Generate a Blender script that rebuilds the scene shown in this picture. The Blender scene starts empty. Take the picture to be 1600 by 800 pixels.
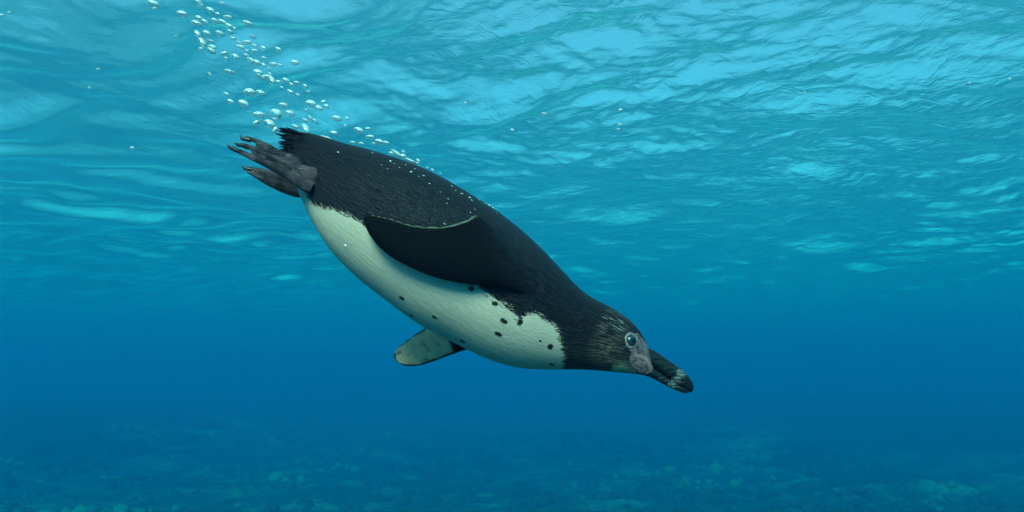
import bpy, bmesh, math, random
import numpy as np
from mathutils import Vector, Matrix, kdtree, noise as mnoise

R = math.radians
scene = bpy.context.scene
col = scene.collection
random.seed(7)
rng = np.random.default_rng(11)

# ------------------------------------------------------------------ camera
HFOV = R(60.0)
F = 800.0 / math.tan(HFOV / 2)          # focal length in photograph pixels
PITCH = R(7.4)
ENV = 3.2                               # size of the bay: depth, swell and visibility grow together
CAM_Z = -1.9 * ENV                      # metres below the water line
cam_d = bpy.data.cameras.new('camera')
cam_d.sensor_width = 36.0
cam_d.angle = HFOV
cam_d.clip_start = 0.02
cam_d.clip_end = 2000.0
cam = bpy.data.objects.new('camera', cam_d)
col.objects.link(cam)
cam.location = (0, 0, CAM_Z)
cam.rotation_euler = (math.pi / 2 + PITCH, 0, 0)
scene.camera = cam

# ------------------------------------------------------------------ light
SUN_EL, SUN_AZ = 37.0, -12.0            # azimuth: 0 = from straight behind the camera, minus = from its left
world = bpy.data.worlds.new('World')
scene.world = world
world.use_nodes = True
wn = world.node_tree.nodes
wl = world.node_tree.links
bg = wn['Background']
sky = wn.new('ShaderNodeTexSky')
sky.sky_type = 'NISHITA'
sky.sun_disc = False
sky.dust_density = 1.5
sky.sun_elevation = R(SUN_EL)
sx, sy = math.sin(R(SUN_AZ)), -math.cos(R(SUN_AZ))   # horizontal direction towards the sun
sky.sun_rotation = math.atan2(sx, sy)
bg.inputs['Strength'].default_value = 0.15
wl.new(sky.outputs[0], bg.inputs['Color'])

sd_ = bpy.data.lights.new('sun', 'SUN')
sd_.energy = 5.0
sd_.angle = R(22.0)                     # spread by the ripples overhead
sd_.color = (1.0, 0.88, 0.74)
sun = bpy.data.objects.new('sun', sd_)
col.objects.link(sun)
to_sun = Vector((sx * math.cos(R(SUN_EL)), sy * math.cos(R(SUN_EL)), math.sin(R(SUN_EL))))
sun.rotation_euler = to_sun.to_track_quat('Z', 'Y').to_euler()
sun.location = to_sun * 30

vs = scene.view_settings
vs.view_transform = 'Standard'
vs.look = 'None'
vs.gamma = 1.0
vs.exposure = 0.58
vs.use_curve_mapping = False
cy = scene.cycles
cy.use_denoising = True
cy.max_bounces = 6
cy.use_adaptive_sampling = True
cy.adaptive_threshold = 0.03
cy.diffuse_bounces = 3
cy.glossy_bounces = 4
cy.transmission_bounces = 6
cy.volume_bounces = 2
cy.transparent_max_bounces = 12
cy.caustics_reflective = False
cy.caustics_refractive = False

# ------------------------------------------------------------------ node helper
class NT:
    def __init__(self, name):
        self.m = bpy.data.materials.new(name)
        self.m.use_nodes = True
        self.t = self.m.node_tree
        self.t.nodes.clear()
        self.out = self.t.nodes.new('ShaderNodeOutputMaterial')
    def n(self, typ, **kw):
        nd = self.t.nodes.new('ShaderNode' + typ)
        for k, v in kw.items():
            setattr(nd, k, v)
        return nd
    def set(self, sock, v):
        if hasattr(v, 'is_output') or isinstance(v, bpy.types.NodeSocket):
            self.t.links.new(v, sock)
        elif v is not None:
            sock.default_value = v
    def math(self, op, a, b=None, c=None, clamp=False):
        nd = self.n('Math', operation=op, use_clamp=clamp)
        for i, v in enumerate((a, b, c)):
            if v is not None:
                self.set(nd.inputs[i], v)
        return nd.outputs[0]
    def attr(self, name):
        return self.n('Attribute', attribute_name=name).outputs['Fac']
    def ramp(self, v, lo, hi, a=0.0, b=1.0):
        nd = self.n('MapRange', interpolation_type='SMOOTHSTEP')
        self.set(nd.inputs[0], v)
        for i, x in enumerate((lo, hi, a, b)):
            self.set(nd.inputs[i + 1], x)
        return nd.outputs[0]
    def mix(self, f, a, b):
        nd = self.n('Mix', data_type='RGBA')
        self.set(nd.inputs[0], f)
        self.set(nd.inputs[6], a)
        self.set(nd.inputs[7], b)
        return nd.outputs[2]
    def noise(self, vec, scale, detail=3.0, rough=0.55, dist=0.0, what=0):
        nd = self.n('TexNoise')
        if vec is not None:
            self.set(nd.inputs['Vector'], vec)
        nd.inputs['Scale'].default_value = scale
        nd.inputs['Detail'].default_value = detail
        nd.inputs['Roughness'].default_value = rough
        nd.inputs['Distortion'].default_value = dist
        return nd.outputs[what]
    def comb(self, x, y, z):
        nd = self.n('CombineXYZ')
        for i, v in enumerate((x, y, z)):
            self.set(nd.inputs[i], v)
        return nd.outputs[0]
    def bump(self, h, strength, dist, normal=None):
        nd = self.n('Bump')
        self.set(nd.inputs['Strength'], strength)
        self.set(nd.inputs['Distance'], dist)
        self.set(nd.inputs['Height'], h)
        if normal is not None:
            self.set(nd.inputs['Normal'], normal)
        return nd.outputs[0]
    def principled(self, **kw):
        nd = self.n('BsdfPrincipled')
        for k, v in kw.items():
            self.set(nd.inputs[k], v)
        return nd
    def surf(self, s):
        self.t.links.new(s, self.out.inputs['Surface'])
        return self.m

def rgba(r, g, b):
    return (r, g, b, 1.0)

def mesh_obj(name, verts, faces, mat=None, parent=None, smooth=True):
    me = bpy.data.meshes.new(name)
    verts = np.asarray(verts, dtype=np.float64)
    me.from_pydata(verts.tolist() if len(verts) < 20000 else verts, [], faces)
    me.update()
    if smooth:
        me.polygons.foreach_set('use_smooth', np.ones(len(me.polygons), dtype=bool))
    if mat:
        me.materials.append(mat)
    o = bpy.data.objects.new(name, me)
    col.objects.link(o)
    if parent:
        o.parent = parent
    return o

def quad_mesh(name, V, nr, nc, mat, wrap=False):
    """grid mesh from (nr*nc,3) vertices, built without python loops"""
    i = np.arange(nr - 1)[:, None]
    j = np.arange(nc if wrap else nc - 1)[None, :]
    j2 = (j + 1) % nc
    q = np.stack([i * nc + j, i * nc + j2, (i + 1) * nc + j2, (i + 1) * nc + j], -1).reshape(-1, 4)
    me = bpy.data.meshes.new(name)
    me.vertices.add(len(V))
    me.vertices.foreach_set('co', V.astype(np.float32).ravel())
    me.loops.add(q.size)
    me.loops.foreach_set('vertex_index', q.astype(np.int32).ravel())
    me.polygons.add(len(q))
    me.polygons.foreach_set('loop_start', np.arange(0, q.size, 4, dtype=np.int32))
    me.polygons.foreach_set('use_smooth', np.ones(len(q), dtype=bool))
    me.update(calc_edges=True)
    me.validate()
    me.materials.append(mat)
    o = bpy.data.objects.new(name, me)
    col.objects.link(o)
    return o

def tag(o, label=None, cat=None, group=None, kind=None):
    if label: o['label'] = label
    if cat: o['category'] = cat
    if group: o['group'] = group
    if kind: o['kind'] = kind
    return o

# ------------------------------------------------------------------ water body (the volume)
EXT = 190.0 * ENV
FLOOR_Z = CAM_Z - 2.3 * ENV
WATER_SIG_S = (0.0015, 0.0245, 0.0560)
WATER_SIG_A = (0.240, 0.0310, 0.0110)

def vol_material():
    k = NT('sea water')
    d = 0.03
    sc = k.n('VolumeScatter')
    sc.inputs['Color'].default_value = rgba(*[s / ENV / d for s in WATER_SIG_S])
    sc.inputs['Density'].default_value = d
    sc.inputs['Anisotropy'].default_value = 0.56
    ab = k.n('VolumeAbsorption')
    da = 0.12
    ab.inputs['Color'].default_value = rgba(*[1 - s / ENV / da for s in WATER_SIG_A])
    ab.inputs['Density'].default_value = da
    ad = k.n('AddShader')
    k.t.links.new(sc.outputs[0], ad.inputs[0])
    k.t.links.new(ab.outputs[0], ad.inputs[1])
    k.t.links.new(ad.outputs[0], k.out.inputs['Volume'])
    return k.m

def box_verts(x0, x1, y0, y1, z0, z1):
    v = [(x, y, z) for z in (z0, z1) for y in (y0, y1) for x in (x0, x1)]
    f = [(0, 2, 3, 1), (4, 5, 7, 6), (0, 1, 5, 4), (2, 6, 7, 3), (0, 4, 6, 2), (1, 3, 7, 5)]
    return v, f

v, f = box_verts(-EXT - 1, EXT + 1, -EXT - 1, EXT + 1, FLOOR_Z - 2.5, 0.9)
wb = mesh_obj('water', v, f, vol_material(), smooth=False)
tag(wb, 'clear blue sea water around the penguin', kind='structure')

# ------------------------------------------------------------------ water surface
def waves(x, y):
    """height field of the sea surface, sum of wavelets with warped crests and uneven strength"""
    g = np.random.default_rng(5)
    wx = x + 0.35 * np.sin(0.9 * y + 1.3 + 0.5 * np.sin(0.7 * x)) + 0.12 * np.sin(2.9 * y + 1.7 * x)
    wy = y + 0.35 * np.sin(0.8 * x + 0.4 + 0.6 * np.sin(0.5 * y)) + 0.12 * np.sin(3.3 * x - 1.1 * y)
    patch = 0.55 + 0.45 * np.sin(0.63 * x + 1.1 * np.sin(0.31 * y) + 0.6) * np.sin(0.41 * y - 0.8 + 0.7 * np.sin(0.5 * x))
    side = 1 / (1 + np.exp(-(x + 0.3) / 0.9))          # fine chop on one side, long swell folds on the other
    z = np.zeros_like(x)
    for n, lo, hi, slope, sp in ((10, 1.6, 4.5, 0.030, 0.7), (22, 0.5, 1.5, 0.045, 0.9), (44, 0.10, 0.5, 0.098, 1.5)):
        for _ in range(n):
            lam = math.exp(g.uniform(math.log(lo), math.log(hi)))
            th = g.normal(math.pi / 2, sp)
            k = 2 * math.pi / lam
            a = slope / k * g.uniform(0.6, 1.4) * math.sqrt(12.0 / n)
            ph = k * (wx * math.cos(th) + wy * math.sin(th)) + g.uniform(0, 6.28)
            w = 1.0
            if hi <= 0.5:
                w = (0.2 + 0.8 * side) * patch
            elif hi <= 1.5:
                w = 0.75 + 0.5 * patch
            z += a * w * np.sin(ph)
    return z

def water_surface():
    rr = np.concatenate([np.linspace(0.02, 2.3, 60, endpoint=False),
                         np.exp(np.linspace(math.log(2.3), math.log(45), 640, endpoint=False)),
                         np.exp(np.linspace(math.log(45), math.log(EXT / ENV), 60))])
    a_f = np.linspace(R(90 + 44), R(90 - 44), 520)
    a_c = np.linspace(R(90 - 44), R(90 + 44 - 360), 170)[1:-1]
    aa = np.concatenate([a_f, a_c])
    RR, AA = np.meshgrid(rr, aa, indexing='ij')
    x, y = RR * np.cos(AA), RR * np.sin(AA)
    z = waves(x, y) * np.clip(1.3 - RR / 130, 0.25, 1)
    x, y, z = x * ENV, y * ENV, z * ENV
    k = NT('water surface')
    tc = k.n('TexCoord').outputs['Object']
    mp = k.n('Mapping')
    k.set(mp.inputs[0], tc)
    mp.inputs['Scale'].default_value = (1.0 / ENV, 0.75 / ENV, 1.0 / ENV)
    n1 = k.noise(mp.outputs[0], 5.0, 3, 0.6, 1.0)
    n2 = k.noise(mp.outputs[0], 0.5, 2)
    n3 = k.noise(mp.outputs[0], 17.0, 3, 0.6, 0.6)
    h = k.math('ADD', k.math('MULTIPLY', n1, k.ramp(n2, 0.38, 0.62, 0.4, 1.0)), k.math('MULTIPLY', n3, 0.28))
    spx = k.n('SeparateXYZ')
    k.set(spx.inputs[0], tc)
    h = k.math('MULTIPLY', h, k.ramp(spx.outputs[0], -2.2 * ENV, 1.5 * ENV, 0.3, 1.1))
    nrm = k.bump(h, 0.5, 0.06 * ENV)
    # ripples finer than the mesh spread the edge of total reflection: mean over a range of bending
    fsum = None
    for ior, wt in ((1.045, 0.30), (1.085, 0.42), (1.15, 0.28)):
        fr = k.n('Fresnel')
        fr.inputs['IOR'].default_value = ior
        k.set(fr.inputs['Normal'], nrm)
        t_ = k.math('MULTIPLY', fr.outputs[0], wt)
        fsum = t_ if fsum is None else k.math('ADD', fsum, t_)
    tr = k.n('BsdfTransparent')
    tr.inputs['Color'].default_value = rgba(0.84, 1.0, 0.91)
    gl = k.n('BsdfGlossy')
    gl.inputs['Roughness'].default_value = 0.06
    k.set(gl.inputs['Normal'], nrm)
    mx = k.n('MixShader')
    k.set(mx.inputs[0], fsum)
    k.set(mx.inputs[1], tr.outputs[0])
    k.set(mx.inputs[2], gl.outputs[0])
    tl = k.n('BsdfTranslucent')
    tl.inputs['Color'].default_value = rgba(0.22, 0.88, 0.90)
    k.set(tl.inputs['Normal'], nrm)
    m2 = k.n('MixShader')
    m2.inputs[0].default_value = 0.13
    k.set(m2.inputs[1], mx.outputs[0])
    k.set(m2.inputs[2], tl.outputs[0])
    m = k.surf(m2.outputs[0])
    V = np.stack([x, y, z], -1).reshape(-1, 3)
    o = quad_mesh('water_surface', V, len(rr), len(aa), m, wrap=True)
    return tag(o, 'rippling underside of the sea surface', kind='structure')
water_surface()

# ------------------------------------------------------------------ sea floor
def fbm(x, y, seed, base, octs=5, gain=0.5):
    g = np.random.default_rng(seed)
    z = np.zeros_like(x)
    a, fq = 1.0, base
    for _ in range(octs):
        s = np.zeros_like(x)
        for _ in range(4):
            th = g.uniform(0, 6.28)
            s += np.sin(fq * (x * math.cos(th) + y * math.sin(th)) * g.uniform(0.7, 1.4) + g.uniform(0, 6.28)
                        + 1.2 * np.sin(fq * 0.6 * (y * math.cos(th) - x * math.sin(th)) + g.uniform(0, 6.28)))
        z += a * s / 4
        a *= gain
        fq *= 1.93
    return z

def floor_h(x, y):
    z = FLOOR_Z + 0.30 * fbm(x, y, 3, 0.22, 4) + 0.10 * fbm(x, y, 4, 1.3, 5, 0.62)
    # made-up slopes on both sides, added to darken the edges of the view
    wob = 1.6 * fbm(x * 0, y, 8, 0.10, 3) + 0.8 * fbm(x, y, 9, 0.5, 3)
    q = ENV / 1.8
    def rise(a, lo, hi):
        lo, hi = lo * q, hi * q
        t = np.clip((a - lo) / (hi - lo), 0, 1)
        return t * t * (3 - 2 * t)
    top = (CAM_Z - FLOOR_Z) * 0.42 * (1 + 0.35 * fbm(x, y, 12, 0.045, 3))
    z = z + top * np.maximum(rise(x + wob, 7, 26), rise(-x + wob, 9, 30))
    return np.minimum(z, -0.9)

def sea_floor():
    rr = np.concatenate([np.linspace(0.05, 7, 60, endpoint=False),
                         np.exp(np.linspace(math.log(7), math.log(110), 380, endpoint=False)),
                         np.exp(np.linspace(math.log(110), math.log(EXT), 30))])
    a_f = np.linspace(R(90 - 44), R(90 + 44), 420)
    a_c = np.linspace(R(90 + 44), R(90 - 44 + 360), 140)[1:-1]
    aa = np.concatenate([a_f, a_c])
    RR, AA = np.meshgrid(rr, aa, indexing='ij')
    x, y = RR * np.cos(AA), RR * np.sin(AA)
    z = floor_h(x, y)
    k = NT('seabed')
    tc = k.n('TexCoord').outputs['Object']
    n1 = k.noise(tc, 0.30, 5, 0.62, 0.6)
    n2 = k.noise(tc, 1.5, 5, 0.65, 0.8)
    s = k.math('ADD', n1, k.math('MULTIPLY', k.math('SUBTRACT', n2, 0.5), 0.7))
    c = k.mix(k.ramp(s, 0.50, 0.68), rgba(0.03, 0.034, 0.026), rgba(0.20, 0.19, 0.14))
    c = k.mix(k.ramp(k.noise(tc, 0.9, 4), 0.5, 0.7), c, rgba(0.07, 0.085, 0.05))
    sp_ = k.n('SeparateXYZ')
    k.set(sp_.inputs[0], tc)
    c = k.mix(k.ramp(sp_.outputs[2], FLOOR_Z + 0.6, FLOOR_Z + 2.2), c, k.mix(n2, rgba(0.012, 0.016, 0.014), rgba(0.035, 0.04, 0.032)))   # darkening painted onto the added slopes, for dim edges and corners
    b = k.bump(k.noise(tc, 3.0, 5, 0.7), 0.9, 0.2)
    p = k.principled(**{'Base Color': c, 'Roughness': 0.9, 'Normal': b})
    V = np.stack([x, y, z], -1).reshape(-1, 3)
    o = quad_mesh('sea_floor', V, len(rr), len(aa), k.surf(p.outputs[0]), wrap=True)
    return tag(o, 'uneven seabed of rock and pale sand patches', kind='structure')
sea_floor()

# ------------------------------------------------------------------ penguin: frame of its own, X towards the bill, Z up, Y away from the viewer's side
PD = 1.22                               # metres from the lens to its middle
penguin = bpy.data.objects.new('penguin', None)
col.objects.link(penguin)
penguin.empty_display_size = 0.1
penguin.rotation_euler = (PITCH, 0, 0)
penguin.location = Vector((0, PD * math.cos(PITCH), CAM_Z + PD * math.sin(PITCH)))
tag(penguin, 'black and white penguin diving head first with flippers swept back', 'penguin')

def P(px, py, dy=0.0):
    s = (PD + dy) / F
    return np.array([(px - 800) * s, dy, (400 - py) * s])
PX = PD / F                              # one photograph pixel at the penguin, in metres

def catmull(A, n):
    A = np.asarray(A, float)
    m = len(A)
    t = np.linspace(0, m - 1, n)
    i = np.clip(t.astype(int), 0, m - 2)
    u = (t - i)[:, None]
    p0 = A[np.clip(i - 1, 0, m - 1)]; p1 = A[i]; p2 = A[i + 1]; p3 = A[np.clip(i + 2, 0, m - 1)]
    return 0.5 * ((2 * p1) + (-p0 + p2) * u + (2 * p0 - 5 * p1 + 4 * p2 - p3) * u ** 2 + (-p0 + 3 * p1 - 3 * p2 + p3) * u ** 3)

class Acc:
    """collects closed shells with per-vertex data: flow coordinates s,t and part code"""
    def __init__(self):
        self.V, self.Fc, self.D = [], [], []
        self.n = 0
    def rings(self, rings, data, closed_ends=True):
        nr, nc = len(rings), len(rings[0])
        V = np.concatenate(rings)
        b = self.n
        for i in range(nr - 1):
            for j in range(nc):
                j2 = (j + 1) % nc
                self.Fc.append((b + i * nc + j, b + i * nc + j2, b + (i + 1) * nc + j2, b + (i + 1) * nc + j))
        self.Fc.append(tuple(b + j for j in range(nc))[::-1])
        self.Fc.append(tuple(b + (nr - 1) * nc + j for j in range(nc)))
        self.V.append(V)
        self.D.append(data)
        self.n += len(V)

# outline stations of the body, tail end to bill root: top x,y, bottom x,y, half width / half height
BODY = [(452, 222, 452, 246, .9), (462, 211, 455, 262, .95), (478, 207, 461, 277, .95), (504, 213, 466, 296, .95),
        (536, 223, 474, 315, .95), (578, 234, 490, 348, .95), (620, 247, 517, 390, .95), (660, 262, 556, 431, .95),
        (700, 282, 604, 469, .96), (740, 306, 655, 506, .97), (780, 332, 706, 533, .97), (818, 362, 757, 558, .96),
        (850, 392, 801, 572, .94), (880, 424, 838, 576.5, .92), (902, 447, 872, 577, .9), (922, 463, 900, 577, .88),
        (942, 473.5, 925, 578, .84), (961, 483.5, 948, 580, .80), (980, 497, 967, 582, .76), (996, 513, 985, 583.5, .70),
        (1007, 530, 1003, 586, .62), (1013, 543, 1016, 588, .55), (1018, 556, 1021, 583, .45)]
ROLL = R(14)
NR, NS = 300, 128
bt = catmull([(a[0], a[1]) for a in BODY], NR)
bb = catmull([(a[2], a[3]) for a in BODY], NR)
bw = catmull([(a[4], 0) for a in BODY], NR)[:, 0]
C_ = np.stack([P(*((bt[i] + bb[i]) / 2)) for i in range(NR)])
H_ = np.stack([P(*bt[i]) - P(*((bt[i] + bb[i]) / 2)) for i in range(NR)])
Hl = np.linalg.norm(H_, axis=1)
W_ = Hl * bw
arc = np.concatenate([[0], np.cumsum(np.linalg.norm(np.diff(C_, axis=0), axis=1))])

def body_y(px, py):
    """depth of the near skin of the body behind a photograph pixel"""
    q = P(px, py)
    best, by = 1e9, 0
    for i in range(NR):
        d = q - C_[i]
        h = H_[i] / Hl[i]
        along = abs(d[0] * h[2] - d[2] * h[0])
        if along < best:
            best = along
            r = np.dot(d, h) / Hl[i]
            by = -W_[i] * math.sqrt(max(0, 1 - r * r))
    return by

acc = Acc()
rings, dat = [], []
TH = np.linspace(0, 2 * math.pi, NS, endpoint=False)
for i in range(NR):
    h = H_[i] / Hl[i]
    r = C_[i] + np.outer(np.cos(TH) * Hl[i], h) + np.outer(np.sin(TH) * W_[i], (0, 1, 0))
    n = np.array([0, 1, 0]) * math.cos(ROLL) - h * math.sin(ROLL)
    lat = (r - C_[i]) @ n
    m = np.where((lat > 0)[:, None], r - 2 * np.outer(lat, n), r)     # mirrored onto the near side: plumage is symmetric
    rings.append(r)
    px = 800 + m[:, 0] / PX
    py = 400 - m[:, 2] / PX
    dat.append(np.stack([np.full(NS, arc[i]), np.cos(TH) * .085, px, py, np.zeros(NS), np.zeros(NS), np.sin(TH) * .085], -1))
acc.rings(rings, np.concatenate(dat))

# flippers: sections given by both edges, depth of each edge, thickness; code 1 near, 2 far
def flipper(sec, n, code, outer):
    A = catmull(sec, n)
    rings, dat = [], []
    NC = 40
    ph = np.linspace(0, 2 * math.pi, NC, endpoint=False)
    for i, (lx, ly, ld, tx, ty, td, th) in enumerate(A):
        L, T = P(lx, ly, ld), P(tx, ty, td)
        c, e = (L + T) / 2, (L - T) / 2
        along = P(A[min(i + 1, n - 1)][0], A[min(i + 1, n - 1)][1], A[min(i + 1, n - 1)][2]) - P(A[max(i - 1, 0)][0], A[max(i - 1, 0)][1], A[max(i - 1, 0)][2])
        nn = np.cross(e, along); nn /= np.linalg.norm(nn) + 1e-9
        if nn[1] > 0: nn = -nn                       # towards the viewer
        v = np.cos(ph)
        tk = th * (np.abs(np.sin(ph)) ** 1.2) * np.sign(np.sin(ph)) * (0.75 + 0.35 * v)   # thicker towards the leading edge
        r = c + np.outer(v, e) + np.outer(tk, nn)
        rings.append(r)
        side = np.sin(ph)                             # >0 viewer side
        u = i / (n - 1)
        dat.append(np.stack([np.full(NC, -u * 0.22), v * np.linalg.norm(e), np.full(NC, u), v, np.full(NC, float(code)), side, np.zeros(NC)], -1))
    acc.rings(rings, np.concatenate(dat))

by_ = body_y
flipper([(862, 470, by_(862, 470) + .022, 812, 392, by_(812, 392) + .024, .009), (838, 465, by_(838, 465) + .004, 782, 362, by_(782, 362) + .004, .012), (808, 456, -.088, 747, 336, by_(750, 342) - .022, .0115),
         (772, 447, -.100, 726, 344, by_(726, 346) - .024, .010),
         (732, 444.5, -.106, 700, 351.5, -.109, .0075), (690, 437, -.106, 672, 353.5, -.109, .0065), (652, 423.5, -.105, 641, 350, -.107, .0055),
         (617, 406, -.102, 611, 341, -.104, .0048), (592, 386, -.099, 589, 336, -.101, .0042), (575, 363, -.097, 574.5, 335, -.099, .0032), (568, 344, -.097, 568.5, 336.5, -.098, .0015)],
        120, 1, True)
flipper([(868, 515, .045, 850, 440, .06, .012), (820, 545, .085, 800, 430, .10, .0115), (775, 548, .112, 765, 440, .118, .010), (735, 546, .125, 722, 468, .13, .008),
         (702, 556, .13, 690, 492, .135, .0065), (672, 567, .132, 663, 512, .137, .0055), (650, 572.5, .132, 642, 526, .136, .005),
         (633, 572, .13, 628, 537, .134, .0042), (621, 566, .129, 619, 546, .132, .0034), (616, 559, .128, 615.5, 552, .13, .0015)],
        100, 2, False)

def tube(pts, n, code, flat=1.0, nc=20):
    """pts: px, py, depth, radius in photograph pixels"""
    A = catmull(pts, n)
    X = np.stack([P(a[0], a[1], a[2]) for a in A])
    rings, dat = [], []
    ph = np.linspace(0, 2 * math.pi, nc, endpoint=False)
    for i in range(n):
        t = X[min(i + 1, n - 1)] - X[max(i - 1, 0)]
        t /= np.linalg.norm(t)
        a = np.cross(t, (0, 1, 0)); a /= np.linalg.norm(a)
        b = np.cross(a, t)
        rr = A[i][3] * PX
        rings.append(X[i] + np.outer(np.cos(ph) * rr, a) + np.outer(np.sin(ph) * rr * flat, b))
        u = i / (n - 1)
        dat.append(np.stack([np.full(nc, u * .12), np.cos(ph) * rr, np.full(nc, A[i][0]), np.full(nc, A[i][1]), np.full(nc, float(code)), np.full(nc, u), np.zeros(nc)], -1))
    acc.rings(rings, np.concatenate(dat))

def web(a, b, th, n=26):
    """thin skin between two toe lines (px,py,depth)"""
    A, B = catmull(a, n), catmull(b, n)
    rings, dat = [], []
    for i in range(n):
        p, q = P(*A[i]), P(*B[i])
        e = q - p
        nn = np.array([0, -1.0, 0]) + 1e-6
        ks = np.linspace(0, 1, 8)
        fr = [p + e * k + nn * th for k in ks] + [p + e * k - nn * th for k in ks[::-1]]
        rings.append(np.array(fr))
        u = i / (n - 1)
        dat.append(np.stack([np.full(16, u * .1), np.concatenate([ks, ks[::-1]]) * .03, np.full(16, A[i][0]), np.full(16, A[i][1]), np.full(16, 3.), np.full(16, u), np.ones(16)], -1))
    acc.rings(rings, np.concatenate(dat))

tube([(530, 262, 0, 12), (490, 232, 0, 19), (464, 219, 0, 14.5), (448, 213, 0, 8)], 30, 0, 1.0, 28)     # root of the tail
# near foot
tube([(525, 290, -.012, 15), (507, 286, -.024, 16), (490, 279, -.042, 17), (474, 271, -.051, 13), (458, 264, -.050, 10)], 30, 3, .62)
tube([(486, 294, -.048, 10), (466, 284, -.055, 8.2), (440, 268.5, -.057, 6.4), (415, 255.5, -.056, 5.4), (392, 245, -.053, 4.7), (374, 236.5, -.050, 3.9), (365, 232, -.048, 3)], 44, 3, .85)
tube([(486, 272, -.046, 9.5), (462, 261, -.047, 7.4), (438, 251, -.046, 5.6), (412, 240, -.043, 4.7), (392, 231, -.040, 4.1), (380, 226, -.038, 3)], 40, 3, .85)
tube([(480, 262, -.034, 8.5), (456, 248, -.032, 6.4), (432, 237, -.029, 5.0), (421, 231, -.028, 5.4), (405, 222.5, -.027, 4.2), (391, 217, -.026, 3.6), (384, 215, -.026, 2.8)], 40, 3, .85)
web([(480, 284, -.050), (446, 268, -.051), (420, 256, -.050), (392, 244, -.047)], [(470, 262, -.043), (440, 251, -.042), (414, 241, -.040), (394, 233, -.039)], .0016)
web([(470, 261, -.042), (440, 251, -.041), (416, 241, -.039), (396, 232, -.037)], [(462, 252, -.031), (432, 238, -.028), (418, 231, -.027), (402, 222, -.026)], .0016)
# far foot
tube([(520, 290, .030, 18), (496, 291, .036, 17), (476, 290, .038, 13), (460, 284, .038, 10)], 24, 3, .7)
tube([(478, 292, .034, 9), (455, 282, .034, 8), (430, 274, .034, 6.8), (408, 268, .034, 5.6), (394, 265, .034, 4.4), (386, 263, .034, 3)], 34, 3, .8)
tube([(482, 300, .030, 8), (466, 302, .028, 7), (446, 297, .028, 6), (424, 288, .028, 5), (404, 277, .030, 4.2), (392, 270, .032, 3.2)], 34, 3, .8)
web([(478, 293, .034), (440, 278, .034), (410, 269, .034), (396, 266, .034)], [(474, 302, .028), (446, 297, .028), (420, 286, .029), (400, 275, .031)], .0018)

srcV = np.concatenate(acc.V)
srcD = np.concatenate(acc.D)
tmp = mesh_obj('tmp', srcV, acc.Fc)
rm = tmp.modifiers.new('remesh', 'REMESH')
rm.mode = 'VOXEL'
rm.voxel_size = 0.0013
rm.use_smooth_shade = True
sm = tmp.modifiers.new('smooth', 'SMOOTH')
sm.factor = 0.5
sm.iterations = 5
dg = bpy.context.evaluated_depsgraph_get()
bme = bpy.data.meshes.new_from_object(tmp.evaluated_get(dg))
bpy.data.objects.remove(tmp)
bme.name = 'body'
nv = len(bme.vertices)
co = np.zeros(nv * 3, np.float32)
bme.vertices.foreach_get('co', co)
co = co.reshape(-1, 3)
ne = len(bme.edges)
ed = np.zeros(ne * 2, np.int32); bme.edges.foreach_get('vertices', ed); ed = ed.reshape(-1, 2)
deg = np.bincount(ed.ravel(), minlength=nv).astype(float) + 1e-9
def seg_w(a, b, rad):
    a, b = np.array(a), np.array(b)
    e = b - a
    t = np.clip((co - a) @ e / (e @ e), 0, 1)
    d = np.linalg.norm(co - a - t[:, None] * e, axis=1)
    return np.clip(1.6 - 1.6 * d / rad, 0, 1)
mw = np.maximum(seg_w(P(776, 368, -.075), P(812, 410, -.088), .030), seg_w(P(812, 410, -.088), P(850, 466, -.080), .036))   # shoulder
mw = np.maximum(mw, seg_w(P(815, 450, .09), P(850, 480, .07), .03))
mw = np.maximum(mw, 0.6 * seg_w(P(470, 222), P(505, 232), .022))                                                           # tail root
co = co.astype(float)
orig_co = co.copy()
for _ in range(90):
    av = np.stack([np.bincount(ed[:, 0], co[ed[:, 1], c], nv) + np.bincount(ed[:, 1], co[ed[:, 0], c], nv) for c in range(3)], -1) / deg[:, None]
    co += (mw * 0.6)[:, None] * (av - co)
bme.vertices.foreach_set('co', co.astype(np.float32).ravel())
bme.update()
co, smooth_co = orig_co, co
kd = kdtree.KDTree(len(srcV))
for i, p in enumerate(srcV.tolist()):
    kd.insert(p, i)
kd.balance()
near = np.empty((nv, 3), np.int64); wgt = np.empty((nv, 3))
find_n = kd.find_n
for i, p in enumerate(co.tolist()):
    r3 = find_n(p, 3)
    for k in range(3):
        near[i, k] = r3[k][1]; wgt[i, k] = 1.0 / (r3[k][2] + 2e-4)
part = srcD[near[:, 0], 4]
same = srcD[near, 4] == part[:, None]
wgt = wgt * same
wgt /= wgt.sum(1, keepdims=True)
D = (srcD[near] * wgt[:, :, None]).sum(1)
D[:, 4] = part

def poly_sd(px, py, poly):
    """signed distance, positive inside"""
    poly = np.array(poly, float)
    d = np.full(len(px), 1e9)
    inside = np.zeros(len(px), bool)
    for (ax, ay), (bx, by) in zip(poly, np.roll(poly, -1, 0)):
        ex, ey = bx - ax, by - ay
        t = np.clip(((px - ax) * ex + (py - ay) * ey) / (ex * ex + ey * ey + 1e-9), 0, 1)
        d = np.minimum(d, np.hypot(px - ax - t * ex, py - ay - t * ey))
        c = ((ay > py) != (by > py)) & (px < (bx - ax) * (py - ay) / (by - ay + 1e-12) + ax)
        inside ^= c
    return np.where(inside, d, -d)

px, py = D[:, 2], D[:, 3]
is_body = part == 0
is_foot = part == 3
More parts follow.
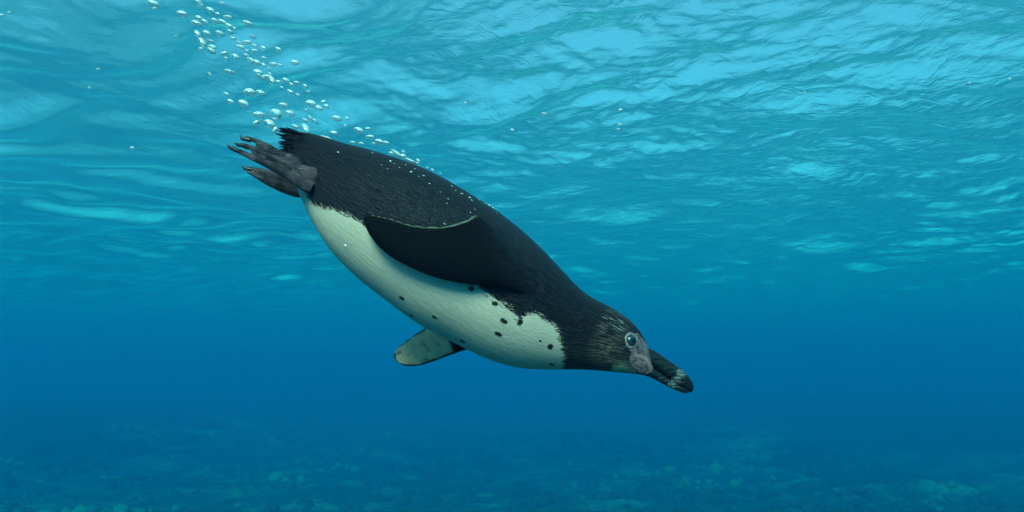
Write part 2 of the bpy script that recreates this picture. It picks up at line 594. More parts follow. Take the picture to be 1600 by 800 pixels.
# body patterns are evaluated where the vertex itself stands; the far side uses mirrored coordinates
WHITE = [(462, 262), (484, 284), (489, 303), (500, 320), (524, 328), (556, 335), (582, 350), (612, 378), (650, 405), (700, 424), (748, 441), (770, 455), (790, 470),
         (804, 482), (809, 490), (815, 488), (823, 482), (840, 486), (852, 494), (864, 503), (871, 515), (875, 530), (878, 548), (881, 578), (881, 640), (700, 640), (430, 420)]
white = poly_sd(px, py, WHITE)
skin = poly_sd(px, py, [(976, 533), (979, 522), (987, 517.5), (996, 520), (1003, 529), (1012, 536), (1030, 545), (1040, 600), (1020, 598), (1006, 588), (994, 581), (983, 569), (979, 558), (983, 548), (978, 541)])
chin = poly_sd(px, py, [(958, 566), (972, 566), (984, 573), (1000, 583), (1010, 592), (990, 600), (955, 595), (945, 586)])
def blob(x, y, a, b, rot):
    c, s = math.cos(rot), math.sin(rot)
    u, v = (px - x) * c + (py - y) * s, -(px - x) * s + (py - y) * c
    return np.hypot(u / a, v / b)
cheek = np.clip(1.25 - blob(952, 532, 30, 50, 0.35), 0, 1) * 1.3
cheek = np.maximum(cheek, np.clip(1.1 - blob(972, 565, 26, 16, 0.5), 0, 1) * 1.5)
crown = np.clip(1.2 - blob(958, 500, 22, 24, 0.6), 0, 1)
gape = np.full(nv, 99.0)
gl_ = [(990, 553), (1000, 554), (1008, 559.5), (1013, 568), (1018, 578), (1024, 592)]
for (ax, ay), (bx, by) in zip(gl_[:-1], gl_[1:]):
    t = np.clip(((px - ax) * (bx - ax) + (py - ay) * (by - ay)) / ((bx - ax) ** 2 + (by - ay) ** 2), 0, 1)
    gape = np.minimum(gape, np.hypot(px - ax - t * (bx - ax), py - ay - t * (by - ay)))
gape[~is_body] = 99
spot = np.full(nv, 99.0)
for x, y, a, b in ((636, 463, 4.8, 2.8), (685, 491, 4.5, 2.4), (648, 490.5, 4, 1.6), (775, 469, 5, 3.5), (788, 495, 6.2, 3.8), (812, 496.5, 4.6, 5.4), (780, 515, 6.5, 3.6),
                   (857, 535.5, 4.6, 5), (726, 529, 5, 2.3), (861, 565.5, 4.2, 2), (741, 447, 5, 4), (842, 526, 2.2, 1.8), (700, 560, 3, 2)):
    spot = np.minimum(spot, blob(x, y, a, b, 0.45))
white[~is_body] = -60
skin[~is_body] = -60
chin[~is_body] = -60
cheek[~is_body] = 0
crown[~is_body] = 0
spot[~is_body] = 99
# flippers: pale underside with a dark margin, pale rear edge
f1, f2 = part == 1, part == 2
u, vv, side = D[:, 2], D[:, 3], D[:, 5]
inner = np.where(f1, -side, side)
edge_in = np.minimum(np.minimum((0.88 - np.abs(vv)) * 26, (0.97 - u) * 90), (u - 0.42) * 120)
fl_w = np.where(inner > 0.12, edge_in, -30)
pale = np.zeros(nv)
rear = np.clip((-vv - 0.915) / 0.03, 0, 1) * np.clip((u - 0.2) / 0.05, 0, 1) * np.clip((0.93 - u) / 0.08, 0, 1)
pale[f1] = rear[f1]
under = np.zeros(nv)
under[f1 | f2] = fl_w[f1 | f2]
under[~(f1 | f2)] = -30
for nm, arr in (('white', white), ('skin', skin), ('chin', chin), ('cheek', cheek), ('crown', crown), ('spot', spot), ('under', under), ('rear', pale),
                ('foot', is_foot.astype(float)), ('flip', (f1 | f2) * np.clip((u - .08) / .2, 0, 1)), ('fs', D[:, 0]), ('ft', D[:, 1]), ('fn', D[:, 6]), ('gape', gape), ('web', is_foot * (D[:, 6] > .5)), ('ankle', is_foot * np.clip((D[:, 2] - 445) / 40, 0, 1))):
    at = bme.attributes.new(nm, 'FLOAT', 'POINT')
    at.data.foreach_set('value', np.ascontiguousarray(arr, np.float32))

def plumage():
    k = NT('penguin plumage')
    A = {n: k.attr(n) for n in ('white', 'skin', 'chin', 'cheek', 'crown', 'spot', 'under', 'rear', 'foot', 'flip', 'fs', 'ft', 'fn', 'gape', 'web', 'ankle')}
    obj = k.n('TexCoord').outputs['Object']
    flow = k.comb(k.math('MULTIPLY', A['fs'], 125), k.math('MULTIPLY', A['ft'], 540), k.math('MULTIPLY', A['fn'], 540))     # strands run along the body
    strand = k.noise(flow, 1.0, 3, 0.6, 0.35)
    flow2 = k.comb(k.math('MULTIPLY', A['fs'], 55), k.math('MULTIPLY', A['ft'], 210), k.math('MULTIPLY', A['fn'], 210))
    clump = k.noise(flow2, 1.0, 2, 0.5, 0.8)
    fine = k.noise(obj, 520, 2, 0.6)
    big = k.noise(obj, 22, 3)
    edge_n = k.math('ADD', k.math('MULTIPLY', k.math('SUBTRACT', clump, 0.5), 16), k.math('MULTIPLY', k.math('SUBTRACT', strand, 0.5), 20))
    edge_n = k.math('ADD', edge_n, k.math('MULTIPLY', k.math('SUBTRACT', fine, 0.5), 14))
    # crisp along the lower flank, frayed at the breast and rump
    w = k.ramp(k.math('ADD', A['white'], edge_n), -2.0, 3.5)
    blk = k.mix(k.ramp(strand, 0.40, 0.66), rgba(0.0018, 0.0014, 0.003), rgba(0.022, 0.016, 0.028))
    blk = k.mix(k.ramp(big, 0.35, 0.7, 0, 0.35), blk, rgba(0.013, 0.009, 0.012))
    wht = k.mix(k.ramp(strand, 0.3, 0.7), rgba(0.72, 0.48, 0.38), rgba(0.83, 0.56, 0.46))
    wht = k.mix(k.ramp(big, 0.35, 0.7, 0, 0.3), wht, rgba(0.66, 0.47, 0.33))
    sp = k.math('SUBTRACT', 1.0, k.ramp(k.math('ADD', A['spot'], k.math('MULTIPLY', k.math('SUBTRACT', fine, 0.5), 1.3)), 0.75, 1.15))
    c = k.mix(w, blk, wht)
    c = k.mix(sp, c, rgba(0.014, 0.013, 0.012))
    # streaked cheek and crown
    fl3 = k.comb(k.math('MULTIPLY', A['fs'], 75), k.math('MULTIPLY', A['ft'], 520), k.math('ADD', k.math('MULTIPLY', A['fn'], 520), 40.0))
    st3 = k.noise(fl3, 1.0, 2, 0.5, 0.5)
    c = k.mix(k.math('MULTIPLY', k.ramp(st3, 0.46, 0.66), A['cheek'], clamp=True), c, rgba(0.19, 0.145, 0.11))
    c = k.mix(k.math('MULTIPLY', k.ramp(st3, 0.60, 0.66), A['crown'], clamp=True), c, rgba(0.45, 0.45, 0.43))
    c = k.mix(k.ramp(k.math('ADD', A['chin'], edge_n), -2, 5, 0, 0.9), c, rgba(0.52, 0.48, 0.30))
    # bare facial skin
    skn = k.noise(obj, 190, 3, 0.6, 0.8)
    sc_ = k.mix(k.ramp(skn, 0.36, 0.60), rgba(0.12, 0.072, 0.085), rgba(0.42, 0.255, 0.275))
    sc_ = k.mix(k.ramp(A['gape'], 1.2, 3.4, 0.9, 0.0), sc_, rgba(0.62, 0.33, 0.34))
    sm_ = k.ramp(k.math('ADD', A['skin'], k.math('MULTIPLY', k.math('SUBTRACT', fine, 0.5), 5)), -0.8, 1.6)
    c = k.mix(sm_, c, sc_)
    # flipper
    fb = k.mix(k.ramp(fine, 0.4, 0.7), rgba(0.0012, 0.0012, 0.0018), rgba(0.0055, 0.005, 0.0065))
    c = k.mix(A['flip'], c, fb)
    un = k.noise(obj, 62, 5, 0.7, 0.6)
    uc = k.mix(k.ramp(un, 0.30, 0.52), rgba(0.20, 0.115, 0.10), rgba(0.86, 0.45, 0.28))
    uc = k.mix(k.ramp(k.noise(obj, 30, 2), 0.46, 0.60, 0, 0.85), uc, rgba(0.95, 0.54, 0.35))
    c = k.mix(k.ramp(k.math('ADD', A['under'], k.math('MULTIPLY', k.math('SUBTRACT', un, 0.5), 9)), -1.5, 2.5), c, uc)
    c = k.mix(k.math('MULTIPLY', A['rear'], k.ramp(strand, 0.2, 0.6, 0.55, 1.0)), c, rgba(0.15, 0.15, 0.12))
    # feet: dark scaly skin with pinkish and grey blotches
    ft = k.noise(obj, 48, 4, 0.55)
    vor = k.n('TexVoronoi', feature='DISTANCE_TO_EDGE')
    k.set(vor.inputs['Vector'], obj)
    vor.inputs['Scale'].default_value = 400
    fc = k.mix(k.ramp(ft, 0.44, 0.62), rgba(0.030, 0.021, 0.028), rgba(0.15, 0.09, 0.108))
    fc = k.mix(k.math('MULTIPLY', A['ankle'], k.ramp(ft, 0.3, 0.6, 0.15, 0.8)), fc, rgba(0.25, 0.135, 0.155))
    fc = k.mix(k.ramp(vor.outputs['Distance'], 0.0, 0.16, 0.5, 0.0), fc, rgba(0.018, 0.016, 0.02))
    fc = k.mix(k.math('MULTIPLY', A['web'], 0.75), fc, rgba(0.030, 0.022, 0.028))
    c = k.mix(A['foot'], c, fc)
    # relief: strands on feathers, scales on feet
    h = k.math('ADD', k.math('MULTIPLY', strand, 0.8), k.math('MULTIPLY', clump, 1.0))
    feath = k.math('SUBTRACT', 1.0, k.math('MAXIMUM', A['flip'], A['foot']))
    h = k.math('MULTIPLY', h, k.math('MULTIPLY', feath, k.math('ADD', 0.19, k.math('MULTIPLY', k.math('SUBTRACT', 1.0, w), 0.81))))
    h = k.math('ADD', h, k.math('MULTIPLY', k.ramp(vor.outputs['Distance'], 0, 0.2), k.math('MULTIPLY', A['foot'], 0.35)))
    h = k.math('ADD', h, k.math('MULTIPLY', k.math('ADD', fine, k.noise(obj, 60, 2)), k.math('MULTIPLY', A['flip'], 0.35)))
    h = k.math('ADD', h, k.math('MULTIPLY', skn, k.math('MULTIPLY', sm_, 0.6)))
    nr_ = k.bump(h, 1.0, 0.0036)
    ro = k.math('ADD', 0.42, k.math('MULTIPLY', k.math('MAXIMUM', w, k.math('MULTIPLY', A['flip'], 0.6)), 0.35))
    p = k.principled(**{'Base Color': c, 'Roughness': ro, 'Normal': nr_})
    k.set(p.inputs['Specular IOR Level'], k.math('SUBTRACT', 0.22, k.math('MULTIPLY', A['flip'], 0.16)))
    return k.surf(p.outputs[0])
bme.materials.clear()
bme.materials.append(plumage())
body = bpy.data.objects.new('body', bme)
col.objects.link(body)
body.parent = penguin

bpy.context.view_layer.update()
def on_skin(px, py):
    o = Vector((0, -PD, 0))
    d = (Vector(P(px, py)) - o).normalized()
    hit, loc, nor, _ = body.ray_cast(o, d)
    return (loc, nor) if hit else (Vector(P(px, py)), Vector((0, -1, 0)))

# ---- bill
def loft_px(name, sec, n, mat, parent, nc=28, power=1.0):
    A = catmull(sec, n)
    V, Fc = [], []
    ph = np.linspace(0, 2 * math.pi, nc, endpoint=False)
    for (tx, ty, bx, by, w) in A:
        T, B = P(tx, ty), P(bx, by)
        c, h = (T + B) / 2, (T - B) / 2
        cs = np.sign(np.cos(ph)) * np.abs(np.cos(ph)) ** power
        sn = np.sign(np.sin(ph)) * np.abs(np.sin(ph)) ** power
        V.append(c + np.outer(cs, h) + np.outer(sn * w * PX, (0, 1, 0)))
    for i in range(n - 1):
        for j in range(nc):
            j2 = (j + 1) % nc
            Fc.append((i * nc + j, i * nc + j2, (i + 1) * nc + j2, (i + 1) * nc + j))
    Fc.append(tuple(range(nc))[::-1])
    Fc.append(tuple((n - 1) * nc + j for j in range(nc)))
    return mesh_obj(name, np.concatenate(V), Fc, mat, parent)

def horn():
    k = NT('bill horn')
    g = k.n('NewGeometry').outputs['Position']
    tc = k.n('TexCoord').outputs['Object']
    sep = k.n('SeparateXYZ')
    k.set(sep.inputs[0], tc)
    dx, dz = math.cos(R(37)), -math.sin(R(37))
    al = k.math('ADD', k.math('MULTIPLY', sep.outputs[0], dx), k.math('MULTIPLY', sep.outputs[2], dz))
    a0 = float(P(1058, 590) @ np.array([dx, 0, dz]))
    n = k.noise(tc, 160, 3)
    d = k.math('ADD', k.math('SUBTRACT', al, a0), k.math('MULTIPLY', k.math('SUBTRACT', n, 0.5), 0.022))
    band = k.math('MULTIPLY', k.ramp(d, -0.0085, -0.002), k.ramp(d, 0.0025, 0.0085, 1, 0))
    mp = k.n('Mapping')
    k.set(mp.inputs[0], tc)
    mp.inputs['Rotation'].default_value = (0, R(-37), 0)
    mp.inputs['Scale'].default_value = (60, 200, 420)
    gr = k.noise(mp.outputs[0], 1.0, 3, 0.6)
    c = k.mix(k.ramp(gr, 0.4, 0.75), rgba(0.004, 0.004, 0.005), rgba(0.022, 0.020, 0.022))
    c = k.mix(k.math('MULTIPLY', band, k.ramp(gr, 0.38, 0.64, 0.05, 0.8)), c, rgba(0.30, 0.30, 0.31))
    p = k.principled(**{'Base Color': c, 'Roughness': 0.26, 'Specular IOR Level': 0.5, 'Normal': k.bump(gr, 0.8, 0.0018)})
    return k.surf(p.outputs[0])
HORN = horn()
bill = loft_px('bill', [(1000, 536, 1004, 566, 12), (1012, 542.5, 1017, 571, 11.5), (1026, 550, 1028, 579.5, 10.5), (1040, 559.5, 1040, 587.5, 9.5), (1053, 568.5, 1052, 595.5, 8.6),
         (1065, 577.5, 1063, 602, 7.6), (1074.5, 586.5, 1071, 607, 6.3), (1081, 596, 1075.5, 610, 4.8), (1083.5, 603, 1078.5, 612.5, 3.2), (1083, 608, 1080.5, 613, 1.4)], 60, HORN, penguin, power=0.85)
bill['label'] = 'black upper bill with a grey band near its hooked tip'
low = loft_px('lower_bill', [(1004, 563, 1008, 587, 9.5), (1017, 571, 1021, 592, 9.2), (1030, 580, 1035, 599.5, 8.2), (1044, 589, 1047, 606, 7.2), (1057, 597.5, 1059.5, 611, 6.2), (1067, 603.5, 1068, 614, 5),
         (1073, 607, 1073.5, 614.5, 3.6), (1077, 610, 1077, 613.5, 1.6)], 50, HORN, bill, power=0.9)

# ---- eyes
def eye_mat():
    k = NT('eye')
    tc = k.n('TexCoord').outputs['Object']
    sep = k.n('SeparateXYZ')
    k.set(sep.inputs[0], tc)
    r = k.math('SQRT', k.math('ADD', k.math('MULTIPLY', sep.outputs[0], sep.outputs[0]), k.math('MULTIPLY', sep.outputs[2], sep.outputs[2])))
    c = k.mix(k.ramp(r, 0.0034, 0.0041), rgba(0.003, 0.003, 0.005), rgba(0.035, 0.035, 0.042))
    c = k.mix(k.ramp(r, 0.0062, 0.0068), c, rgba(0.012, 0.010, 0.012))
    p = k.principled(**{'Base Color': c, 'Roughness': 0.08})
    p.inputs['Coat Weight'].default_value = 0.6
    return k.surf(p.outputs[0])
EYE = eye_mat()
RIM = NT('eye rim')
_n = RIM.noise(RIM.n('TexCoord').outputs['Object'], 900, 2)
RIM = RIM.surf(RIM.principled(**{'Base Color': RIM.mix(RIM.ramp(_n, 0.35, 0.65), rgba(0.17, 0.115, 0.13), rgba(0.34, 0.225, 0.25)), 'Roughness': 0.5, 'Normal': RIM.bump(_n, 0.5, 0.0006)}).outputs[0])
eloc, en = on_skin(987, 532)
for sgn in (1, -1):
    pos = np.array([eloc.x, eloc.y * sgn, eloc.z])
    bm = bmesh.new()
    bmesh.ops.create_uvsphere(bm, u_segments=28, v_segments=18, radius=0.0078)
    bmesh.ops.rotate(bm, verts=bm.verts, cent=(0, 0, 0), matrix=Matrix.Rotation(R(90), 3, 'X'))
    bmesh.ops.scale(bm, verts=bm.verts, vec=(1, 0.62, 1))
    me = bpy.data.meshes.new('eye'); bm.to_mesh(me); bm.free()
    me.polygons.foreach_set('use_smooth', np.ones(len(me.polygons), bool))
    me.materials.append(EYE)
    e = bpy.data.objects.new('eye', me); col.objects.link(e); e.parent = penguin
    nd = Vector((en.x, en.y * sgn, en.z))
    e.rotation_mode = 'QUATERNION'
    e.rotation_quaternion = Vector((0, -1.0 * sgn, 0)).rotation_difference(nd)
    e.location = Vector(pos) - nd * 0.0007
    V, Fc = [], []
    nu, nvv = 36, 10
    for a in range(nu):
        A = 2 * math.pi * a / nu
        R0 = 0.0088 + 0.0005 * math.sin(3 * A + 1) + 0.0004 * math.sin(5 * A)
        for b in range(nvv):
            B = 2 * math.pi * b / nvv
            rr = R0 + 0.0024 * math.cos(B)
            V.append((rr * math.cos(A), 0.0011 * math.sin(B) * (1 + 0.35 * math.sin(7 * A)), rr * math.sin(A)))
    for a in range(nu):
        for b in range(nvv):
            Fc.append((a * nvv + b, ((a + 1) % nu) * nvv + b, ((a + 1) % nu) * nvv + (b + 1) % nvv, a * nvv + (b + 1) % nvv))
    ri = mesh_obj('eyelid', V, Fc, RIM, e)
    ri.location = (0, 0.0, 0)

# ---- claws
CLAW = NT('claw horn')
CLAW = CLAW.surf(CLAW.principled(**{'Base Color': CLAW.mix(CLAW.noise(CLAW.n('TexCoord').outputs['Object'], 300, 3), rgba(0.006, 0.006, 0.008), rgba(0.03, 0.028, 0.03)), 'Roughness': 0.35}).outputs[0])
def claw(pts):
    A = catmull(pts, 14)
    X = np.stack([P(a[0], a[1], a[2]) for a in A])
    V, Fc = [], []
    nc = 10
    ph = np.linspace(0, 2 * math.pi, nc, endpoint=False)
    for i in range(14):
        t = X[min(i + 1, 13)] - X[max(i - 1, 0)]; t /= np.linalg.norm(t)
        a = np.cross(t, (0, 1, 0)); a /= np.linalg.norm(a); b = np.cross(a, t)
        r = max(A[i][3], 0.15) * PX
        V.append(X[i] + np.outer(np.cos(ph) * r, a) + np.outer(np.sin(ph) * r, b))
    for i in range(13):
        for j in range(nc):
            j2 = (j + 1) % nc
            Fc.append((i * nc + j, i * nc + j2, (i + 1) * nc + j2, (i + 1) * nc + j))
    Fc.append(tuple(range(nc))[::-1]); Fc.append(tuple(13 * nc + j for j in range(nc)))
    mesh_obj('claw', np.concatenate(V), Fc, CLAW, penguin)
claw([(374, 236.5, -.050, 3.7), (366, 233, -.048, 3.5), (359, 230, -.047, 2.6), (355.5, 225, -.047, .4)])
claw([(388, 230, -.038, 4.0), (379, 227, -.037, 3.4), (371, 226, -.036, 2.5), (366, 222, -.036, .4)])
claw([(392, 219, -.026, 3.8), (384, 217.5, -.026, 3.4), (378, 216, -.026, 2.6), (375, 210, -.026, .4)])
claw([(394, 265, .034, 3.8), (386, 264, .034, 3.2), (381, 262, .034, 2.2), (378, 258, .034, .4)])
claw([(402, 276, .031, 3.4), (394, 271.5, .032, 2.8), (388, 269, .032, 2.0), (384, 265, .032, .4)])

# ---- tail feathers
TAILM = NT('tail feather')
_tc = TAILM.n('TexCoord').outputs['Object']
_mp = TAILM.n('Mapping'); TAILM.set(_mp.inputs[0], _tc); _mp.inputs['Scale'].default_value = (90, 500, 900)
_nz = TAILM.noise(_mp.outputs[0], 1.0, 3)
TAILM = TAILM.surf(TAILM.principled(**{'Base Color': TAILM.mix(TAILM.ramp(_nz, .35, .7), rgba(0.003, 0.003, 0.005), rgba(0.014, 0.013, 0.016)), 'Roughness': 0.75, 'Specular IOR Level': 0.15, 'Normal': TAILM.bump(_nz, .7, .001)}).outputs[0])
tail = bpy.data.objects.new('tail', None)
col.objects.link(tail); tail.parent = penguin
g = random.Random(3)
tips = [(434, 199), (446, 199), (456, 203)] + [(431 + 9 * (abs(k - 9) / 9) ** 2 * (k > 9) + g.uniform(-1, 6), 200 + k * 2.25 + g.uniform(-1.2, 1.2)) for k in range(19)] + \
       [(435 + g.uniform(0, 18), 200 + k * 1.0) for k in range(43)]
for q, (tx, ty) in enumerate(tips):
    k_ = (ty - 198) / 44
    rx, ry = 492 + g.uniform(-4, 6), 217 + k_ * 30 + g.uniform(-2, 2)
    dd = g.uniform(-.030, .030)
    r0, t0 = P(rx, ry, dd * .5), P(tx, ty, dd)
    ax = t0 - r0; L = np.linalg.norm(ax); ax /= L
    sdv = np.cross(ax, (0, 1, 0)); sdv /= np.linalg.norm(sdv); sdv = sdv * .75 + np.array([0, .66, 0]); sdv /= np.linalg.norm(sdv)
    upv = np.cross(ax, sdv)
    V, Fc = [], []
    m = 10
    for i in range(m):
        u_ = i / (m - 1)
        hw = 0.0032 * (1 - u_ ** 3) ** .8 * (0.7 + .3 * u_) + 0.0001
        c = r0 + ax * L * u_ + upv * 0.002 * math.sin(u_ * 2.4 + q)
        V += [c - sdv * hw, c + upv * 0.0008 * (1 - u_), c + sdv * hw, c - upv * 0.0008 * (1 - u_)]
    for i in range(m - 1):
        for j in range(4):
            Fc.append((i * 4 + j, i * 4 + (j + 1) % 4, i * 4 + 4 + (j + 1) % 4, i * 4 + 4 + j))
    Fc.append((0, 3, 2, 1)); Fc.append(((m - 1) * 4, (m - 1) * 4 + 1, (m - 1) * 4 + 2, (m - 1) * 4 + 3))
    mesh_obj('tail_feather', V, Fc, TAILM, tail)

# ------------------------------------------------------------------ rubble on the sea floor
def rubble():
    g = np.random.default_rng(21)
    bm = bmesh.new()
    bmesh.ops.create_icosphere(bm, subdivisions=1, radius=1.0)
    bv = np.array([v.co[:] for v in bm.verts]); bf = np.array([[v.index for v in f.verts] for f in bm.faces])
    bm.free()
    N = 7000
    # clustered heaps
    cc = np.stack([g.uniform(-30, 30, 90), g.uniform(8, 62, 90)], -1) * ENV / 1.8
    c = cc[g.integers(0, 90, N)] + g.normal(0, 1.6, (N, 2)) * ENV / 1.8
    c[: N // 4] = np.stack([g.uniform(-34, 34, N // 4), g.uniform(6, 60, N // 4)], -1) * ENV / 1.8
    c[:, 0] = np.clip(c[:, 0], -18 * ENV / 1.8, 13 * ENV / 1.8) + g.uniform(-3, 3, N)
    zf = floor_h(c[:, 0], c[:, 1])
    sz = np.clip(np.exp(g.normal(math.log(0.12), 0.45, N)), 0.03, 0.26) * ENV / 1.8
    V, T = [], []
    for i in range(N):
        ph = g.uniform(0, 6.28, 6)
        d = 1 + 0.22 * np.sin(bv @ g.normal(0, 2.4, 3) + ph[0]) + 0.16 * np.sin(bv @ g.normal(0, 4.2, 3) + ph[1])
        v = bv * d[:, None] * sz[i] * np.array([g.uniform(.8, 1.5), g.uniform(.8, 1.4), g.uniform(.6, 1.1)])
        a = g.uniform(0, 6.28)
        x = v[:, 0] * math.cos(a) - v[:, 1] * math.sin(a); y = v[:, 0] * math.sin(a) + v[:, 1] * math.cos(a)
        V.append(np.stack([x + c[i, 0], y + c[i, 1], v[:, 2] + zf[i] + sz[i] * .15], -1))
        T.append(bf + i * len(bv))
    k = NT('reef rock')
    tc = k.n('TexCoord').outputs['Object']
    n = k.noise(tc, 0.10, 6, 0.66)
    n2 = k.noise(tc, 5.0, 4, 0.65)
    cl = k.mix(k.ramp(n, 0.50, 0.64), rgba(0.022, 0.026, 0.020), rgba(0.19, 0.185, 0.13))
    cl = k.mix(k.ramp(n2, 0.5, 0.7), cl, rgba(0.09, 0.10, 0.06))
    p = k.principled(**{'Base Color': cl, 'Roughness': 0.9, 'Normal': k.bump(n2, 0.8, 0.08)})
    o = mesh_obj('reef_rubble', np.concatenate(V), np.concatenate(T).tolist(), k.surf(p.outputs[0]))
    tag(o, 'pale and dark rubble heaped over the seabed', kind='stuff')
rubble()

# ------------------------------------------------------------------ air bubbles
def bubble_mat():
    k = NT('air bubble')
    lw = k.n('Fresnel'); lw.inputs['IOR'].default_value = 1.34
    gl = k.n('BsdfGlossy'); gl.inputs['Roughness'].default_value = 0.22
    gl.inputs['Color'].default_value = rgba(1, 1, 1)
    df = k.n('BsdfDiffuse'); df.inputs['Color'].default_value = rgba(0.95, 0.95, 0.95)
    tr = k.n('BsdfTransparent')
    tl = k.n('BsdfTranslucent'); tl.inputs['Color'].default_value = rgba(0.95, 0.95, 0.95)
    m0 = k.n('MixShader'); m0.inputs[0].default_value = 0.3
    k.set(m0.inputs[1], df.outputs[0]); k.set(m0.inputs[2], tl.outputs[0])
    m1 = k.n('MixShader'); m1.inputs[0].default_value = 0.24
    k.set(m1.inputs[1], m0.outputs[0]); k.set(m1.inputs[2], gl.outputs[0])
    sep = k.n('SeparateXYZ'); k.set(sep.inputs[0], k.n('TexCoord').outputs['Object'])
    # upper side painted white for the highlight from above, lower side left clear
    nz = k.noise(k.n('TexCoord').outputs['Object'], 1.6, 2)
    up = k.ramp(k.math('ADD', sep.outputs[2], k.math('MULTIPLY', k.math('SUBTRACT', nz, 0.5), 2.2)), -0.20, 0.24, 0.0, 1.0)
    fac = k.math('MAXIMUM', up, k.math('MULTIPLY', lw.outputs[0], 1.0), clamp=True)
    m2 = k.n('MixShader')
    k.set(m2.inputs[0], fac); k.set(m2.inputs[1], tr.outputs[0]); k.set(m2.inputs[2], m1.outputs[0])
    return k.surf(m2.outputs[0])
BUB = bubble_mat()
def bubble_mesh(seed):
    g = np.random.default_rng(seed)
    bm = bmesh.new()
    bmesh.ops.create_icosphere(bm, subdivisions=3, radius=1.0)
    a, b, c = g.normal(0, 1.3, 3), g.normal(0, 2.2, 3), g.uniform(0, 6.28, 2)
    for v in bm.verts:
        p = np.array(v.co[:])
        d = 1 + 0.13 * math.sin(p @ a + c[0]) + 0.09 * math.sin(p @ b + c[1])
        v.co = v.co * d
    me = bpy.data.meshes.new('bubble'); bm.to_mesh(me); bm.free()
    me.polygons.foreach_set('use_smooth', np.ones(len(me.polygons), bool))
    me.materials.append(BUB)
    return me
BM = [bubble_mesh(s_) for s_ in range(8)]
gb = random.Random(17)
inv_rot = penguin.rotation_euler.to_matrix()
def world_at(px, py, dy):
    return penguin.location + inv_rot @ Vector(P(px, py, dy))
def bubble(px, py, w, dy, label, group=None, asp=None, tilt=None):
    o = bpy.data.objects.new('bubble', gb.choice(BM))
    col.objects.link(o)
    s_ = (PD + dy) / F * w / 2
    asp = gb.uniform(0.38, 0.62) if asp is None else asp
    tilt = gb.gauss(24, 12) if tilt is None else tilt
    o.location = world_at(px, py, dy)
    o.scale = (s_, s_ * gb.uniform(.7, 1), s_ * asp)
    o.rotation_euler = (PITCH, R(tilt), 0)
    tag(o, label, 'bubble', group)
    return o

# x, y, width as read off an enlargement of the trail (3.077 times)
TRAIL = [(118,15,52),(128,40,22),(255,65,46),(340,8,36),(348,20,40),(455,18,28),(397,50,38),(432,68,28),(480,82,38),(342,87,32),(370,105,36),(330,112,44),(415,98,36),(450,103,44),
 (488,125,36),(512,136,26),(492,152,28),(580,113,48),(330,160,36),(380,162,38),(440,160,46),(358,204,44),(395,198,36),(405,226,38),(398,241,42),(350,234,24),(508,185,26),(602,178,28),
 (533,204,30),(572,204,40),(608,218,28),(540,225,40),(570,243,26),(607,245,32),(652,232,28),(722,237,38),(565,264,28),(465,260,34),(474,280,30),(517,272,34),(653,278,30),(590,288,40),(618,300,36),
 (652,312,24),(698,309,34),(733,314,24),(798,300,38),(680,332,22),(680,353,18),(490,345,44),(393,355,24),(620,347,42),(640,370,42),(672,372,44),(692,388,42),(720,392,24),(760,388,36),(785,406,30),
 (812,398,26),(850,412,22),(866,440,20),(740,422,20),(782,442,32),(818,456,26),(638,446,40),(474,452,30),(494,490,32),(556,500,50),(748,507,40),(875,497,46),(912,518,40),
 (938,490,22),(954,510,24),(856,528,14),(850,577,34),(875,566,28),(900,585,34),(1053,568,26),(1043,603,18),(803,608,36),(990,640,32),(1110,627,40),(1155,620,24),
 (1163,658,38),(1212,682,40),(1243,687,26),(1182,690,18),(1080,685,28),(1120,690,32),(1265,736,24),(1325,730,28),(1318,750,30),(1393,772,22)]
for (x, y, w) in TRAIL:
    X_, Y_ = 200 + x / 3.077, y / 3.077
    wd = 'fair-sized' if w >= 40 else ('small' if w >= 27 else 'tiny')
    if X_ > 520:
        lb, gp = wd + ' white bubble rising off the back between rump and shoulders', 'bubbles over the back'
    elif Y_ > 140:
        lb, gp = wd + ' white bubble hovering just above the tail and feet', 'bubbles above the tail'
    elif Y_ > 95:
        lb, gp = wd + ' white bubble in the sparse stretch of trail above the tail bubbles', 'bubbles in the lower trail'
    elif Y_ > 55:
        lb, gp = wd + ' white bubble in the dense middle clump of the rising trail', 'bubbles in the middle of the trail'
    else:
        lb, gp = wd + ' white bubble in the topmost cluster of the trail, nearest the surface', 'bubbles at the top of the trail'
    bubble(X_, Y_, w / 3.077 * 1.08, gb.gauss(0.02, 0.05), lb, gp + ', ' + wd)
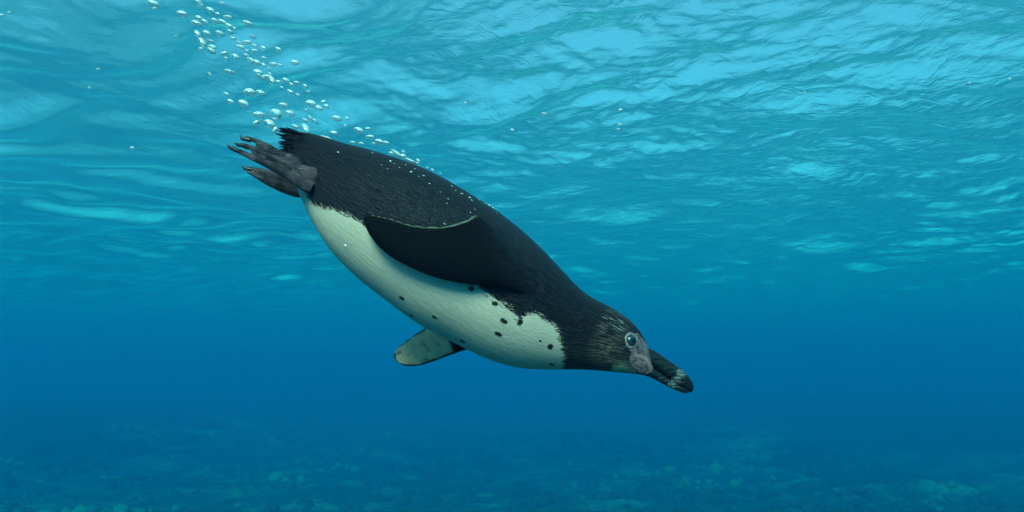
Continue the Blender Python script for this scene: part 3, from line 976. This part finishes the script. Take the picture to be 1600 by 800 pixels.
for (x, y, w, asp, tl, lab) in ((710, 547, 54, .92, 40, 'largest round glassy bubble above the tail feathers'),
        (775, 545, 52, .62, 22, 'oval glassy bubble beside the largest round one above the tail'),
        (585, 444, 50, .62, 8, 'plump white bubble at the outer side of the trail, high over the feet'),
        (630, 552, 50, .5, 4, 'faint flat see-through bubble above the outstretched feet'),
        (618, 592, 40, .75, -32, 'tilted oval bubble just above the toe claws'),
        (682, 595, 52, .62, 34, 'hollow glassy bubble between the toe claws and the tail tip'),
        (712, 626, 30, .95, -50, 'round bubble touching the tip of the tail feathers'),
        (855, 624, 54, .62, 52, 'long white bubble lying on the root of the tail'),
        (1003, 568, 60, .45, 14, 'broad curved white bubble over the rump, largest beyond the tail'),
        (950, 661, 54, .26, 17, 'thin white streak of a bubble flat on the rump'),
        (1290, 737, 56, .36, 38, 'long bubble lifting off the middle of the back'),
        (1360, 775, 54, .28, 26, 'thin bubble streak skimming the middle of the back')):
    bubble(200 + x / 3.077, y / 3.077, w / 3.077 * 1.04, -0.005, lab, None, asp, tl)
for (x, y, w) in ((676, 266, 6), (668, 262, 4.5), (652, 255, 5), (644, 251, 4), (688, 271, 3)):
    bubble(x, y, w, -0.003, 'tiny bubble bead gliding along the outline of the back', 'bubble beads along the back')
def on_back(px, py):
    return on_skin(px, py)[0].y
for (x, y, w) in ((528, 238, 3.4), (582, 239, 3), (610, 252, 4), (616, 256, 2.6), (624, 262, 2.8), (642, 269, 4), (648, 264, 3), (654, 276, 2.6), (662, 275, 3.4), (671, 287, 2.6), (634, 258, 2.4),
                  (700, 311, 2.4), (688, 300, 2.2), (722, 303, 3.4), (734, 309, 3.6), (737, 313, 3), (698, 318, 2.4), (764, 321, 3.6), (770, 325, 3.4), (758, 318, 3), (776, 333, 2.4), (694, 350, 3),
                  (540, 384, 4.5), (748, 312, 2.6), (706, 291, 2.8), (712, 298, 2.4), (660, 292, 2.2), (606, 264, 2.2), (596, 258, 2.2), (735, 332, 2.2), (742, 327, 2.2)):
    bubble(x, y, w, on_back(x, y), 'tiny silver air bead clinging to the feathers of the body', 'air beads on the plumage', .7)
for (x, y, w) in ((850, 178, 10), (800, 203, 6), (970, 172, 7), (969, 195, 7), (966, 202, 7), (1257, 145, 7), (1515, 130, 5), (1578, 124, 6), (1476, 126, 4), (1168, 177, 4), (727, 161, 5), (153, 108, 6),
                  (140, 137, 5), (207, 231, 7), (3, 24, 7), (15, 20, 6), (275, 56, 6)):
    bubble(x, y, w, gb.uniform(-.02, .25), 'stray white bubble drifting alone in the open water', 'stray bubbles in open water', .55, gb.uniform(-5, 15))
#__MORE__
